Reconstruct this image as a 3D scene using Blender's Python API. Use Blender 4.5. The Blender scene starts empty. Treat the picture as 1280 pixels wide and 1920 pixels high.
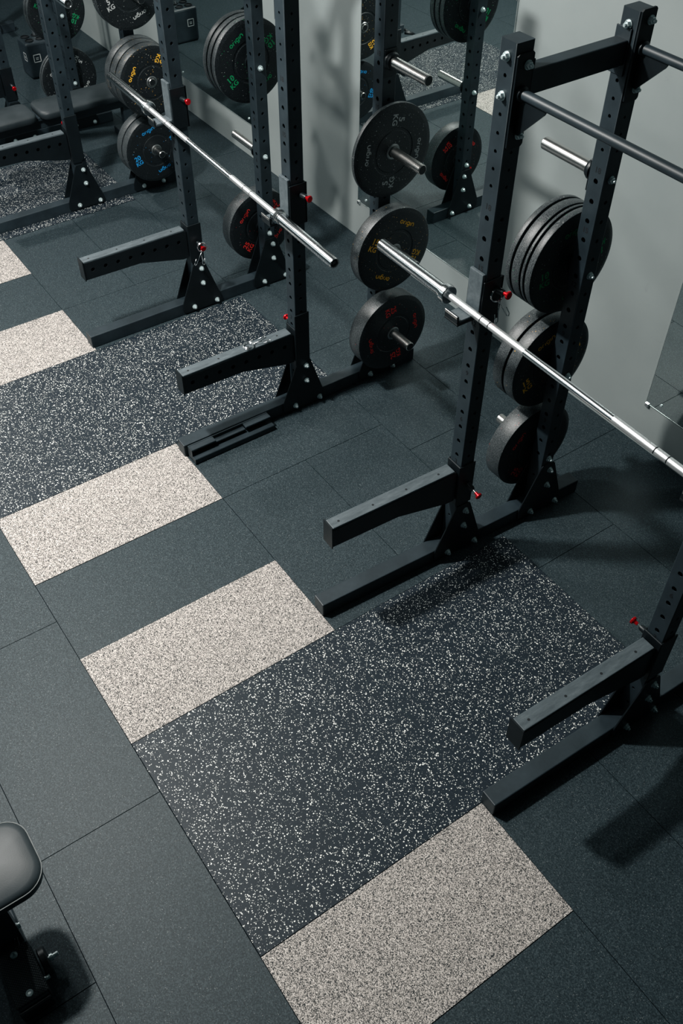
import bpy, bmesh, math, random
from mathutils import Vector, Matrix
random.seed(7)
PI = math.pi
S = bpy.context.scene
C = S.collection

# ------------------------------------------------------------------ materials
def nodes_of(name):
    m = bpy.data.materials.new(name); m.use_nodes = True
    nt = m.node_tree; b = nt.nodes['Principled BSDF']
    return m, nt, b

def N(nt, typ, **kw):
    n = nt.nodes.new(typ)
    for k, v in kw.items():
        if k.startswith('i_'):
            n.inputs[k[2:].replace('_', ' ')].default_value = v
        else:
            setattr(n, k, v)
    return n

def coords(nt, scale=(1, 1, 1)):
    tc = N(nt, 'ShaderNodeTexCoord')
    mp = N(nt, 'ShaderNodeMapping'); mp.inputs['Scale'].default_value = scale
    nt.links.new(tc.outputs['Object'], mp.inputs['Vector'])
    return mp.outputs['Vector']

def mixc(nt, fac, a, b):
    n = N(nt, 'ShaderNodeMix', data_type='RGBA')
    for sock, v in ((n.inputs[0], fac), (n.inputs[6], a), (n.inputs[7], b)):
        if isinstance(v, (int, float)): sock.default_value = v
        elif isinstance(v, tuple): sock.default_value = (*v[:3], 1)
        else: nt.links.new(v, sock)
    return n.outputs[2]

def ramp(nt, src, stops, interp='LINEAR'):
    r = N(nt, 'ShaderNodeValToRGB'); cr = r.color_ramp; cr.interpolation = interp
    while len(cr.elements) < len(stops): cr.elements.new(0.5)
    for e, (p, c) in zip(cr.elements, stops):
        e.position = p; e.color = (*c, 1) if len(c) == 3 else c
    nt.links.new(src, r.inputs['Fac'])
    return r.outputs['Color']

def math_(nt, op, a, b=None):
    n = N(nt, 'ShaderNodeMath', operation=op)
    for s, v in ((n.inputs[0], a), (n.inputs[1], b)):
        if v is None: continue
        if isinstance(v, (int, float)): s.default_value = v
        else: nt.links.new(v, s)
    return n.outputs[0]

def noise(nt, vec, scale, detail=2.0, rough=.5):
    n = N(nt, 'ShaderNodeTexNoise'); nt.links.new(vec, n.inputs['Vector'])
    n.inputs['Scale'].default_value = scale; n.inputs['Detail'].default_value = detail; n.inputs['Roughness'].default_value = rough
    return n

def voronoi(nt, vec, scale):
    n = N(nt, 'ShaderNodeTexVoronoi'); nt.links.new(vec, n.inputs['Vector']); n.inputs['Scale'].default_value = scale
    return n

def bump(nt, b, h, strength=.2, dist=.001):
    n = N(nt, 'ShaderNodeBump'); n.inputs['Strength'].default_value = strength; n.inputs['Distance'].default_value = dist
    nt.links.new(h, n.inputs['Height']); nt.links.new(n.outputs['Normal'], b.inputs['Normal'])

def wobble(nt, vec, scale, amt):
    n = noise(nt, vec, scale, 1)
    s = N(nt, 'ShaderNodeVectorMath', operation='SUBTRACT'); nt.links.new(n.outputs['Color'], s.inputs[0]); s.inputs[1].default_value = (.5, .5, .5)
    m = N(nt, 'ShaderNodeVectorMath', operation='SCALE'); nt.links.new(s.outputs[0], m.inputs[0]); m.inputs['Scale'].default_value = amt
    a = N(nt, 'ShaderNodeVectorMath', operation='ADD'); nt.links.new(vec, a.inputs[0]); nt.links.new(m.outputs[0], a.inputs[1])
    return a.outputs[0]

def fleck_mask(nt, vec, scale, keep, size):
    v = voronoi(nt, vec, scale)
    sep = N(nt, 'ShaderNodeSeparateColor'); nt.links.new(v.outputs['Color'], sep.inputs[0])
    on = math_(nt, 'GREATER_THAN', sep.outputs[0], 1 - keep)
    lim = math_(nt, 'MULTIPLY', sep.outputs[1], size)
    near = math_(nt, 'LESS_THAN', v.outputs['Distance'], math_(nt, 'ADD', lim, size * .45))
    return math_(nt, 'MULTIPLY', on, near)

def mat_plain(name, col, rough=.5, metal=0.0, spec=.5):
    m, nt, b = nodes_of(name)
    b.inputs['Base Color'].default_value = (*col, 1); b.inputs['Roughness'].default_value = rough
    b.inputs['Metallic'].default_value = metal; b.inputs['Specular IOR Level'].default_value = spec
    return m, nt, b

def mat_dark_rubber():
    m, nt, b = mat_plain('dark_rubber', (.03, .037, .041), .52, 0, .2)
    v = coords(nt)
    g = noise(nt, v, 170, 4, .8)
    base = ramp(nt, g.outputs['Fac'], [(.34, (.004, .007, .008)), (.5, (.020, .029, .034)), (.66, (.072, .094, .104))])
    vo = voronoi(nt, v, 270)
    sep = N(nt, 'ShaderNodeSeparateColor'); nt.links.new(vo.outputs['Color'], sep.inputs[0])
    base = mixc(nt, .5, base, ramp(nt, sep.outputs[0], [(0, (.004, .006, .007)), (.55, (.020, .029, .033)), (1, (.078, .100, .110))]))
    big = noise(nt, v, 1.7, 3)
    base = mixc(nt, math_(nt, 'MULTIPLY', big.outputs['Fac'], .35), base, (.024, .031, .034))
    fl = fleck_mask(nt, v, 330, .035, .36)
    base = mixc(nt, math_(nt, 'MULTIPLY', fl, .45), base, (.34, .36, .36))
    nt.links.new(base, b.inputs['Base Color'])
    bump(nt, b, g.outputs['Fac'], .35, .0012)
    return m

def mat_speckled():
    m, nt, b = mat_plain('speckled_rubber', (.03, .034, .04), .5, 0, .16)
    v = coords(nt)
    g = noise(nt, v, 300, 2)
    base = ramp(nt, g.outputs['Fac'], [(.3, (.008, .011, .015)), (.7, (.020, .026, .033))])
    w = wobble(nt, v, 190, .0045)
    f1 = fleck_mask(nt, w, 172, .19, .37)
    w2 = wobble(nt, v, 210, .004)
    f2 = fleck_mask(nt, w2, 290, .11, .36)
    f = math_(nt, 'MAXIMUM', f1, f2)
    col = mixc(nt, f, base, (.76, .77, .74))
    nt.links.new(col, b.inputs['Base Color'])
    bump(nt, b, g.outputs['Fac'], .2, .001)
    return m

def mat_light_tile():
    m, nt, b = mat_plain('light_fleck_rubber', (.4, .38, .35), .8, 0, .3)
    v = wobble(nt, coords(nt), 260, .004)
    vo = voronoi(nt, v, 400)
    sep = N(nt, 'ShaderNodeSeparateColor'); nt.links.new(vo.outputs['Color'], sep.inputs[0])
    col = ramp(nt, sep.outputs[0], [(0, (.022, .022, .023)), (.24, (.10, .094, .089)), (.38, (.25, .230, .213)), (.58, (.42, .386, .358)), (.80, (.60, .558, .522))], 'CONSTANT')
    nt.links.new(col, b.inputs['Base Color'])
    bump(nt, b, vo.outputs['Distance'], .25, .001)
    return m

def mat_powder(name='black_powder_coat', col=(.019, .026, .031), rough=.46):
    m, nt, b = mat_plain(name, col, rough, 0, .42)
    v = coords(nt)
    g = noise(nt, v, 900, 2)
    d = noise(nt, v, 9, 4, .65)
    c = ramp(nt, d.outputs['Fac'], [(.35, tuple(x * .8 for x in col)), (.75, tuple(x * 1.35 for x in col))])
    nt.links.new(c, b.inputs['Base Color'])
    bump(nt, b, g.outputs['Fac'], .25, .0006)
    return m

def mat_liner():
    m, nt, b = mat_plain('scuffed_liner', (.05, .06, .066), .55, 0, .4)
    v = coords(nt, (1, .25, 1))
    d = noise(nt, v, 38, 5, .7)
    c = ramp(nt, d.outputs['Fac'], [(.35, (.048, .060, .067)), (.6, (.082, .10, .11)), (.8, (.15, .175, .185))])
    nt.links.new(c, b.inputs['Base Color'])
    return m

def mat_plate(name, fleck, keep, lit_rim=False):
    m, nt, b = mat_plain(name, (.008, .009, .010), .40, 0, .5)
    v = coords(nt)
    g = noise(nt, v, 330, 3, .75)
    base = ramp(nt, g.outputs['Fac'], [(.42, (.002, .0025, .003)), (.54, (.006, .0075, .0085)), (.66, (.075, .082, .088))])
    if lit_rim: base = ramp(nt, g.outputs['Fac'], [(.38, (.005, .006, .007)), (.5, (.026, .030, .032)), (.64, (.145, .158, .162))])  # paler grain paints the light grazing the rims into their colour
    f = fleck_mask(nt, wobble(nt, v, 260, .003), 190, keep * .7, .27)
    big = noise(nt, v, 14, 2)
    f = math_(nt, 'MULTIPLY', f, math_(nt, 'GREATER_THAN', big.outputs['Fac'], .47))
    two = noise(nt, v, 60, 0)
    fc = ramp(nt, two.outputs['Fac'], [(.48, (.45, .46, .45)), (.55, fleck)])
    nt.links.new(mixc(nt, f, base, fc), b.inputs['Base Color'])
    bump(nt, b, g.outputs['Fac'], .5, .0012)
    return m

def mat_wall():
    m, nt, b = mat_plain('grey_wall_paint', (.2, .22, .22), .6, 0, .3)
    v = coords(nt)
    d = noise(nt, v, 2.2, 5, .6)
    c = ramp(nt, d.outputs['Fac'], [(.3, (.25, .284, .284)), (.7, (.285, .318, .316))])
    w = noise(nt, wobble(nt, v, 3, .3), 6, 4, .7)
    c = mixc(nt, ramp(nt, w.outputs['Fac'], [(.68, (0, 0, 0)), (.80, (.35, .35, .35))]), c, (.15, .165, .168))
    nt.links.new(c, b.inputs['Base Color'])
    g = noise(nt, v, 220, 2)
    bump(nt, b, g.outputs['Fac'], .08, .001)
    return m

def mat_steel(name, col, rough, stretch=(1, 1, 1), var=.1):
    m, nt, b = mat_plain(name, col, rough, 1.0, .5)
    v = coords(nt, stretch)
    d = noise(nt, v, 60, 3, .6)
    r = N(nt, 'ShaderNodeMapRange'); nt.links.new(d.outputs['Fac'], r.inputs['Value'])
    r.inputs['To Min'].default_value = max(.03, rough - var); r.inputs['To Max'].default_value = rough + var
    nt.links.new(r.outputs[0], b.inputs['Roughness'])
    return m

def mat_knurl():
    m, nt, b = mat_plain('knurled_steel', (.88, .90, .91), .42, 1.0, .5)
    v = coords(nt)
    g = voronoi(nt, v, 700)
    bump(nt, b, g.outputs['Distance'], .4, .0008)
    return m

def mat_vinyl():
    m, nt, b = mat_plain('black_vinyl', (.020, .025, .028), .52, 0, .4)
    v = coords(nt)
    g = noise(nt, v, 260, 3, .6)
    bump(nt, b, g.outputs['Fac'], .15, .001)
    d = noise(nt, v, 7, 3)
    nt.links.new(ramp(nt, d.outputs['Fac'], [(.3, (.016, .021, .023)), (.75, (.032, .038, .042))]), b.inputs['Base Color'])
    return m

def mat_grip():
    m, nt, b = mat_plain('diamond_grip_rubber', (.012, .015, .016), .6, 0, .4)
    v = coords(nt)
    rot = N(nt, 'ShaderNodeMapping'); rot.inputs['Rotation'].default_value = (0, 0, PI / 4); nt.links.new(v, rot.inputs['Vector'])
    w1 = N(nt, 'ShaderNodeTexWave', wave_type='BANDS', bands_direction='X'); nt.links.new(rot.outputs[0], w1.inputs['Vector']); w1.inputs['Scale'].default_value = 45
    w2 = N(nt, 'ShaderNodeTexWave', wave_type='BANDS', bands_direction='Y'); nt.links.new(rot.outputs[0], w2.inputs['Vector']); w2.inputs['Scale'].default_value = 45
    h = math_(nt, 'MULTIPLY', w1.outputs['Fac'], w2.outputs['Fac'])
    bump(nt, b, h, .7, .002)
    nt.links.new(ramp(nt, h, [(.1, (.008, .010, .011)), (.8, (.035, .042, .045))]), b.inputs['Base Color'])
    return m

def mat_gap(): return mat_plain('seam_base_black', (.004, .005, .006), .9, 0, .1)[0]  # near-black base that shows in the gaps between tiles

def grain(m_nt_b, amt=.15, scale=40):
    m, nt, b = m_nt_b
    c = tuple(b.inputs['Base Color'].default_value)[:3]
    d = noise(nt, coords(nt), scale, 3)
    nt.links.new(ramp(nt, d.outputs['Fac'], [(.3, tuple(x * (1 - amt) for x in c)), (.7, tuple(min(1, x * (1 + amt)) for x in c))]), b.inputs['Base Color'])
    return m

M = dict(
    rubber=mat_dark_rubber(), speck=mat_speckled(), light=mat_light_tile(), gap=mat_gap(),
    powder=mat_powder(), powder2=mat_powder('black_steel_plate', (.0055, .0075, .009), .42), liner=mat_liner(), wall=mat_wall(),
    chrome=mat_steel('polished_chrome', (.88, .90, .91), .20, (1, 1, 1), .015),
    steel=mat_steel('brushed_steel', (.60, .59, .57), .27, (1, 1, 1), .004),
    zinc=grain(mat_plain('zinc_bolt', (.58, .68, .69), .34, .55), .1, 120),
    hub=mat_steel('worn_steel', (.30, .31, .31), .4, (1, 1, 1), .1),
    knurl=mat_knurl(), vinyl=mat_vinyl(), grip=mat_grip(),
    cap=grain(mat_plain('black_cap', (.008, .009, .010), .4)),
    red=grain(mat_plain('red_anodised', (.62, .012, .018), .25, .7)),
    ink=grain(mat_plain('engraved_black', (.003, .003, .004), .8)),
    mirror=mat_plain('mirror_silver', (.80, .87, .85), .012, 1.0)[0],
    medge=grain(mat_plain('mirror_edge', (.45, .5, .5), .3, .6)),
    white=grain(mat_plain('white_print', (.55, .57, .57), .6)),
    stitch=grain(mat_plain('grey_thread', (.14, .15, .15), .7)),
)
PC = {5: (.42, .44, .44), 10: (.01, .27, .10), 15: (.90, .46, .045), 20: (.02, .28, .62), 25: (.72, .045, .035)}
for k, c in PC.items():
    M['p%d' % k] = mat_plate('bumper_rubber_%s' % {5: 'grey', 10: 'green', 15: 'yellow', 20: 'blue', 25: 'red'}[k], c, {5: .10, 10: .09, 15: .10, 20: .03, 25: .03}[k])
    M['r%d' % k] = mat_plate('bumper_lit_rim_%d' % k, c, {5: .12, 10: .12, 15: .14, 20: .05, 25: .05}[k], True)
    M['t%d' % k] = grain(mat_plain('print_%s' % {5: 'grey', 10: 'green', 15: 'yellow', 20: 'blue', 25: 'red'}[k], c, .6, 0, .3), .2, 150)

# ------------------------------------------------------------------ mesh helpers
def add_box(bm, x0, x1, y0, y1, z0, z1, bev=0.0, seg=1, mat=0):
    r = bmesh.ops.create_cube(bm, size=1.0)
    vs = r['verts']
    for v in vs:
        v.co = Vector(((x0 + x1) / 2 + v.co.x * (x1 - x0), (y0 + y1) / 2 + v.co.y * (y1 - y0), (z0 + z1) / 2 + v.co.z * (z1 - z0)))
    fs = set(f for v in vs for f in v.link_faces)
    if bev > 0:
        es = list(set(e for v in vs for e in v.link_edges))
        o = bmesh.ops.bevel(bm, geom=es, offset=bev, segments=seg, profile=.5, affect='EDGES')
        fs = set(o['faces']) | set(f for f in fs if f.is_valid)
    for f in fs:
        if f.is_valid: f.material_index = mat
    return bm

def add_poly_prism(bm, pts, axis, a0, a1, mat=0):
    """pts: 2D outline; axis 'x': pts=(y,z); 'y': pts=(x,z); 'z': pts=(x,y)"""
    def mk(p, a):
        return {'x': (a, p[0], p[1]), 'y': (p[0], a, p[1]), 'z': (p[0], p[1], a)}[axis]
    A = [bm.verts.new(mk(p, a0)) for p in pts]; B = [bm.verts.new(mk(p, a1)) for p in pts]
    n = len(pts)
    fs = [bm.faces.new(A), bm.faces.new(B[::-1])]
    for i in range(n): fs.append(bm.faces.new((A[i], A[(i + 1) % n], B[(i + 1) % n], B[i])))
    for f in fs: f.material_index = mat
    bmesh.ops.recalc_face_normals(bm, faces=fs)
    return bm

def add_lathe(bm, prof, org=(0, 0, 0), d=(1, 0, 0), seg=32, mat=0, closed=False):
    """prof: list of (axial, radius)"""
    d = Vector(d).normalized(); up = Vector((0, 0, 1)) if abs(d.z) < .9 else Vector((0, 1, 0))
    u = d.cross(up).normalized(); w = d.cross(u).normalized(); o = Vector(org)
    rings = []
    for a, r in prof:
        if r < 1e-6: rings.append([bm.verts.new(o + d * a)])
        else: rings.append([bm.verts.new(o + d * a + (u * math.cos(t) + w * math.sin(t)) * r) for t in (2 * PI * i / seg for i in range(seg))])
    fs = []
    pairs = list(zip(rings, rings[1:])) + ([(rings[-1], rings[0])] if closed else [])
    for p, q in pairs:
        for i in range(seg):
            j = (i + 1) % seg
            if len(p) == 1 and len(q) == 1: continue
            if len(p) == 1: fs.append(bm.faces.new((p[0], q[i], q[j])))
            elif len(q) == 1: fs.append(bm.faces.new((p[i], q[0], p[j])))
            else: fs.append(bm.faces.new((p[i], q[i], q[j], p[j])))
    for f in fs: f.material_index = mat; f.smooth = True
    m = len(prof)
    for k in range(m):                       # crisp rings where the profile turns sharply
        if not closed and k in (0, m - 1): continue
        a, b, c = Vector(prof[k - 1]), Vector(prof[k]), Vector(prof[(k + 1) % m])
        if (b - a).length < 1e-9 or (c - b).length < 1e-9 or len(rings[k]) == 1: continue
        if (b - a).angle(c - b) > math.radians(28):
            rs = set(rings[k])
            for v in rings[k]:
                for e in v.link_edges:
                    if e.other_vert(v) in rs: e.smooth = False
    bmesh.ops.recalc_face_normals(bm, faces=fs)
    return bm

def add_cyl(bm, p0, p1, r, seg=20, mat=0, r1=None):
    p0, p1 = Vector(p0), Vector(p1); L = (p1 - p0).length; r1 = r if r1 is None else r1
    c = min(.0015, r * .2)
    return add_lathe(bm, [(0, 0), (0, r - c), (c, r), (L - c, r1), (L, r1 - c), (L, 0)], p0, p1 - p0, seg, mat)

def add_tube(bm, pts, r, seg=8, mat=0, closed=False):
    pts = [Vector(p) for p in pts]; n = len(pts); rings = []
    prev = None
    for i, p in enumerate(pts):
        a = pts[(i - 1) % n] if (closed or i > 0) else p
        b = pts[(i + 1) % n] if (closed or i < n - 1) else p
        t = (b - a).normalized()
        if prev is None:
            u = t.cross(Vector((0, 0, 1)) if abs(t.z) < .9 else Vector((1, 0, 0))).normalized()
        else:
            u = (prev - t * prev.dot(t)).normalized()
        prev = u; w = t.cross(u)
        rings.append([bm.verts.new(p + (u * math.cos(2 * PI * k / seg) + w * math.sin(2 * PI * k / seg)) * r) for k in range(seg)])
    fs = []
    for i in range(n if closed else n - 1):
        p, q = rings[i], rings[(i + 1) % n]
        for k in range(seg): fs.append(bm.faces.new((p[k], p[(k + 1) % seg], q[(k + 1) % seg], q[k])))
    if not closed:
        fs.append(bm.faces.new(rings[0][::-1])); fs.append(bm.faces.new(rings[-1]))
    for f in fs: f.material_index = mat; f.smooth = True
    bmesh.ops.recalc_face_normals(bm, faces=fs)
    return bm

FACE = Matrix(((0, 0, 1, 0), (1, 0, 0, 0), (0, 1, 0, 0), (0, 0, 0, 1)))  # text x -> +Y, text y -> +Z, normal -> +X
def NB(): return bmesh.new()

def mesh_of(name, bm, mats):
    me = bpy.data.meshes.new(name); bm.to_mesh(me); bm.free()
    for m in (mats if isinstance(mats, (list, tuple)) else [mats]): me.materials.append(M[m] if isinstance(m, str) else m)
    return me

def obj(name, me, parent=None, loc=(0, 0, 0), rot=(0, 0, 0)):
    if isinstance(me, tuple): me = mesh_of(name, *me)
    o = bpy.data.objects.new(name, me); C.objects.link(o)
    o.location = loc; o.rotation_euler = rot
    if parent: o.parent = parent
    return o

def thing(name, label, cat, loc=(0, 0, 0), rot=(0, 0, 0), group=None, me=None):
    o = bpy.data.objects.new(name, me); C.objects.link(o)
    o.location = loc; o.rotation_euler = rot
    if me is None: o.empty_display_size = .05
    o['label'] = label; o['category'] = cat
    if group: o['group'] = group
    return o

def struct(name, me, kind='structure'):
    o = obj(name, me); o['kind'] = kind; return o

# ------------------------------------------------------------------ camera
cam_d = bpy.data.cameras.new('camera'); cam = bpy.data.objects.new('camera', cam_d); C.objects.link(cam)
cam.location = (2.0792, -.4310, 3.4245); cam.rotation_euler = (.7596937, -.0046167, .9626733)
cam_d.sensor_fit = 'VERTICAL'; cam_d.sensor_height = 36; cam_d.sensor_width = 24
cam_d.lens = 1772.565 / 1920 * 36; cam_d.clip_start = .05; cam_d.clip_end = 60
S.camera = cam

# ------------------------------------------------------------------ floor, wall
WALL = 3.04
G = .0015
def build_floor():
    bm = NB()
    X0, X1 = -10.0, 4.0
    def tile(x0, x1, y0, y1):
        x0, x1 = max(x0, X0), min(x1, X1)
        if x1 - x0 < .01: return
        r = bmesh.ops.create_grid(bm, x_segments=1, y_segments=1, size=.5)
        top = r['verts']
        for v in top:
            v.co = Vector(((x0 + x1) / 2 + (v.co.x * 2 if abs(v.co.x) == .5 else v.co.x * 2) * ((x1 - x0) / 2 - G), (y0 + y1) / 2 + v.co.y * 2 * ((y1 - y0) / 2 - G), 0))
        # skirt
        f = list(set(f for v in top for f in v.link_faces))[0]
        e = bmesh.ops.extrude_face_region(bm, geom=[f])
        for v in [g for g in e['geom'] if isinstance(g, bmesh.types.BMVert)]: v.co.z = -.006
    add_box(bm, X0, X1, -3.5, WALL, -.05, -.005, mat=1)
    for j, y in enumerate((0, -.5, -1, -1.5, -2, -2.5, -3)):
        off = .25 if j % 2 == 0 else .75
        for n in range(-11, 5): tile(off + n, off + n + 1, y - .5, y)
    for k in range(-4, 2):
        b = 2.5 * k
        # under the lifting mats and beside them
        tile(b - .5, b, 0, 1); tile(b, b + 1, 0, 2); tile(b + 1, b + 1.5, 0, 1); tile(b + 1.5, b + 2, 0, 1)
        if k in (-2, 0):
            spans = [(b + 1, b + 2, 1, 1.5), (b + 1, b + 2, 1.5, 2), (b + 2, b + 2.5, 1, 2)]
        else:
            spans = [(b + 1, b + 1.5, 1, 2), (b + 1.5, b + 2.5, 1, 1.5), (b + 1.5, b + 2.5, 1.5, 2)]
        for s in spans: tile(*s)
    for n in range(-11, 5):
        tile(.25 + n, 1.25 + n, 2, 2.5); tile(-.25 + n, .75 + n, 2.5, WALL)
    bmesh.ops.recalc_face_normals(bm, faces=bm.faces[:])
    return bm
struct('floor', (build_floor(), ['rubber', 'gap']))

bm = NB(); add_box(bm, -10, 4, WALL, WALL + .12, -.05, 4.2)
struct('wall_back', (bm, 'wall'))

def slab(x0, x1, y0, y1, t=.002, g=.001):
    bm = NB(); add_box(bm, x0 + g, x1 - g, y0 + g, y1 - g, 0, t, .0006); return bm

def light_tile(x0, label):
    me = mesh_of('light_rubber_tile', slab(-.25, .25, -.5, .5), 'light')
    return thing('light_rubber_tile', label, 'floor tile', (x0 + .25, .5, .0005), group='light flecked rubber floor tiles', me=me)
light_tile(1.0, 'light beige flecked floor tile at the bottom, beyond the nearest speckled platform')
light_tile(-.5, 'light beige flecked rubber floor tile left of the large speckled mat in the foreground')
light_tile(-1.5, 'light beige flecked floor tile touching the loose steel channel')
light_tile(-3.0, 'light beige flecked floor tile at the left edge below the hanging spring clip')
light_tile(-4.0, 'small corner of light beige flecked rubber tile farthest up the left edge')

def platform(x0, label):
    t = thing('speckled_platform', label, 'lifting platform', (x0 + .5, 1.0, .0005), group='speckled rubber lifting platforms')
    for k in range(4):
        y = -1 + .5 * k
        obj('rubber_mat', (slab(-.5, .5, y, y + .5, .002, .0016), 'speck'), t)
    return t
platform(0.0, 'white speckled black rubber platform in the foreground under the nearest rack')
platform(-2.5, 'white speckled black rubber platform under the middle rack, spring clip above it')
platform(-5.0, 'white speckled black rubber platform under the far rack with a bench on it')

# ------------------------------------------------------------------ mirrors
def mirror(x0, x1, z0, z1, label):
    t = thing('wall_mirror', label, 'mirror', ((x0 + x1) / 2, WALL, z0), group='frameless wall mirrors')
    w = (x1 - x0) / 2
    bm = NB(); add_box(bm, -w, w, -.006, -.001, 0, z1 - z0)
    obj('mirror_glass', (bm, 'mirror'), t)
    bm = NB(); add_box(bm, -w - .002, w + .002, -.007, -.0005, -.003, 0); add_box(bm, -w - .003, -w, -.007, -.0005, 0, z1 - z0); add_box(bm, w, w + .003, -.007, -.0005, 0, z1 - z0)
    obj('mirror_rim', (bm, 'medge'), t)
    for s in (-1, 1):
        bm = NB(); add_lathe(bm, [(0, 0), (0, .008), (.004, .008), (.006, .005), (.006, 0)], (0, 0, 0), (0, -1, 0), 12)
        obj('mirror_clip', (bm, 'zinc'), t, (s * (w - .09), -.006, .04))
        bm = NB(); add_box(bm, -.012, .012, -.01, 0, -.02, .004, .002)
        obj('mirror_bracket', (bm, 'chrome'), t, (s * (w - .01), -.003, 0))
mirror(-.115, 1.3, .275, 2.3, 'frameless wall mirror at the right edge reflecting bare floor tiles')
mirror(-2.68, -1.42, .265, 2.3, 'frameless wall mirror behind the middle rack reflecting its uprights and plates')
mirror(-5.22, -4.0, .265, 2.3, 'frameless wall mirror behind the green lettered plates, reflecting the bar holder')

# ------------------------------------------------------------------ rack pieces
W = .0368          # half the tube width
H = .079           # foot beam height
YF, YR = 1.707, 2.213
TOP = 2.336

def tube_with_holes(z1, holes_big, holes_small):
    """upright square tube, base at z=0, centre x=y=0; holes on all four faces"""
    bm = NB()
    zs = sorted([(z, .0105) for z in holes_big] + [(z, .0068) for z in holes_small])
    cuts = [0.0]
    for (a, _), (b, _) in zip(zs, zs[1:]): cuts.append((a + b) / 2)
    n = 16
    f = W - .003  # flat half width; rounded corner
    def face(M4, rs):
        def P(u, z, d=0): return bm.verts.new(M4 @ Vector((u, -W + d, z)))
        def quad(u0, u1, a, b):
            if b - a > 1e-5: bm.faces.new([P(u0, a), P(u1, a), P(u1, b), P(u0, b)])
        first = zs[0][0] - .03; last = zs[-1][0] + .025
        quad(-f, f, 0, first); quad(-f, f, last, z1)
        for i, (zc, r) in enumerate(zs):
            r *= rs
            a = first if i == 0 else (zs[i - 1][0] + zc) / 2
            b = last if i == len(zs) - 1 else (zc + zs[i + 1][0]) / 2
            outer = []
            per = [(f, 0), (f, .5), (f, 1), (.5 * f, 1), (0, 1), (-.5 * f, 1), (-f, 1), (-f, .5), (-f, 0), (-f, -.5), (-f, -1), (-.5 * f, -1), (0, -1), (.5 * f, -1), (f, -1), (f, -.5)]
            for (u, s) in per: outer.append(P(u, zc + (s * (b - zc) if s > 0 else s * (zc - a))))
            inner, deep = [], []
            for k in range(n):
                t = 2 * PI * k / n
                inner.append(P(r * math.cos(t), zc + r * math.sin(t))); deep.append(P(r * math.cos(t), zc + r * math.sin(t), .004))
            for k in range(n):
                j = (k + 1) % n
                bm.faces.new((outer[k], outer[j], inner[j], inner[k])); bm.faces.new((inner[k], inner[j], deep[j], deep[k]))
        # inner skin so that the wall has a thickness
    for k in range(4):
        face(Matrix.Rotation(k * PI / 2, 4, 'Z'), 1.0 if k % 2 == 0 else .8)
        R = Matrix.Rotation(k * PI / 2, 4, 'Z')
        c = [R @ Vector(p) for p in ((f, -W, 0), (W - .0009, -W + .0009, 0), (W, -f, 0))]
        for p, q in zip(c, c[1:]):
            vs = [bm.verts.new(p), bm.verts.new(q), bm.verts.new(q + Vector((0, 0, z1))), bm.verts.new(p + Vector((0, 0, z1)))]
            fc = bm.faces.new(vs); fc.smooth = True
    oct_ = []
    for k in range(4):
        R = Matrix.Rotation(k * PI / 2, 4, 'Z'); oct_ += [R @ Vector((-f, -W, 0)), R @ Vector((f, -W, 0))]
    bm.faces.new([bm.verts.new(v + Vector((0, 0, z1))) for v in oct_])
    bmesh.ops.remove_doubles(bm, verts=bm.verts[:], dist=.0001)
    bmesh.ops.recalc_face_normals(bm, faces=bm.faces[:])
    return bm
BIG = [.305 + .08 * n for n in range(1, 19)]
SMALL = [.145, .245] + [1.865 + .061 * k for k in range(8)]

def text_mesh(body, size, bold=0.0, extrude=0.0):
    cu = bpy.data.curves.new('t', 'FONT'); cu.body = body; cu.size = size; cu.align_x = 'CENTER'; cu.align_y = 'CENTER'
    cu.offset = bold; cu.extrude = extrude; cu.resolution_u = 3
    o = bpy.data.objects.new('t', cu); C.objects.link(o)
    dg = bpy.context.evaluated_depsgraph_get(); dg.update()
    me = bpy.data.meshes.new_from_object(o.evaluated_get(dg))
    bpy.data.objects.remove(o); bpy.data.curves.remove(cu)
    return me

def add_text(bm, body, size, mat4, bold=0.0):
    me = text_mesh(body, size, bold); b2 = bmesh.new(); b2.from_mesh(me); bpy.data.meshes.remove(me)
    b2.transform(mat4)
    tmp = bpy.data.meshes.new('tmp'); b2.to_mesh(tmp); b2.free(); bm.from_mesh(tmp); bpy.data.meshes.remove(tmp)

# upright with the numbers pressed into its front (drawn in the x-z plane facing -y)
bm = tube_with_holes(TOP, BIG, SMALL)
n0 = len(bm.faces)
for n in (3, 6, 9, 12, 15, 18):
    add_text(bm, str(n), .030, Matrix.Translation((0, -W - .0006, .305 + .08 * n + .042)) @ Matrix.Rotation(PI / 2, 4, 'X'), .0008)
bm.faces.ensure_lookup_table()
for f in bm.faces[n0:]: f.material_index = 1
ME_UP = mesh_of('upright', bm, ['powder', 'ink'])

def bolt_mesh():
    bm = NB()
    add_lathe(bm, [(0, 0), (0, .0155), (.003, .0155), (.003, 0)], seg=20)
    add_lathe(bm, [(.003, 0), (.003, .0125), (.012, .0125), (.0145, .0105), (.0145, 0)], seg=6)
    for f in bm.faces: f.smooth = False
    add_lathe(bm, [(.0145, 0), (.0145, .0062), (.0215, .0062), (.023, .005), (.023, 0)], seg=12)
    return bm
ME_BOLT = mesh_of('bolt', bolt_mesh(), 'zinc')

def gusset_mesh(back):
    # outline in y,z around the upright centre y=0 (flat foot at the beam), front edge slopes
    pts = [(-.125, .012), (.125, .012), (.137, .03), (.125, .075), (.045, .315), (.036, .325), (-.030, .325), (-.037, .315), (-.135, .075), (-.137, .03)]
    bm = NB(); add_poly_prism(bm, pts, 'x', 0, .007)
    bmesh.ops.bevel(bm, geom=bm.edges[:], offset=.0012, segments=1, affect='EDGES')
    return bm
ME_GUS = mesh_of('gusset_plate', gusset_mesh(False), 'powder2')

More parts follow.
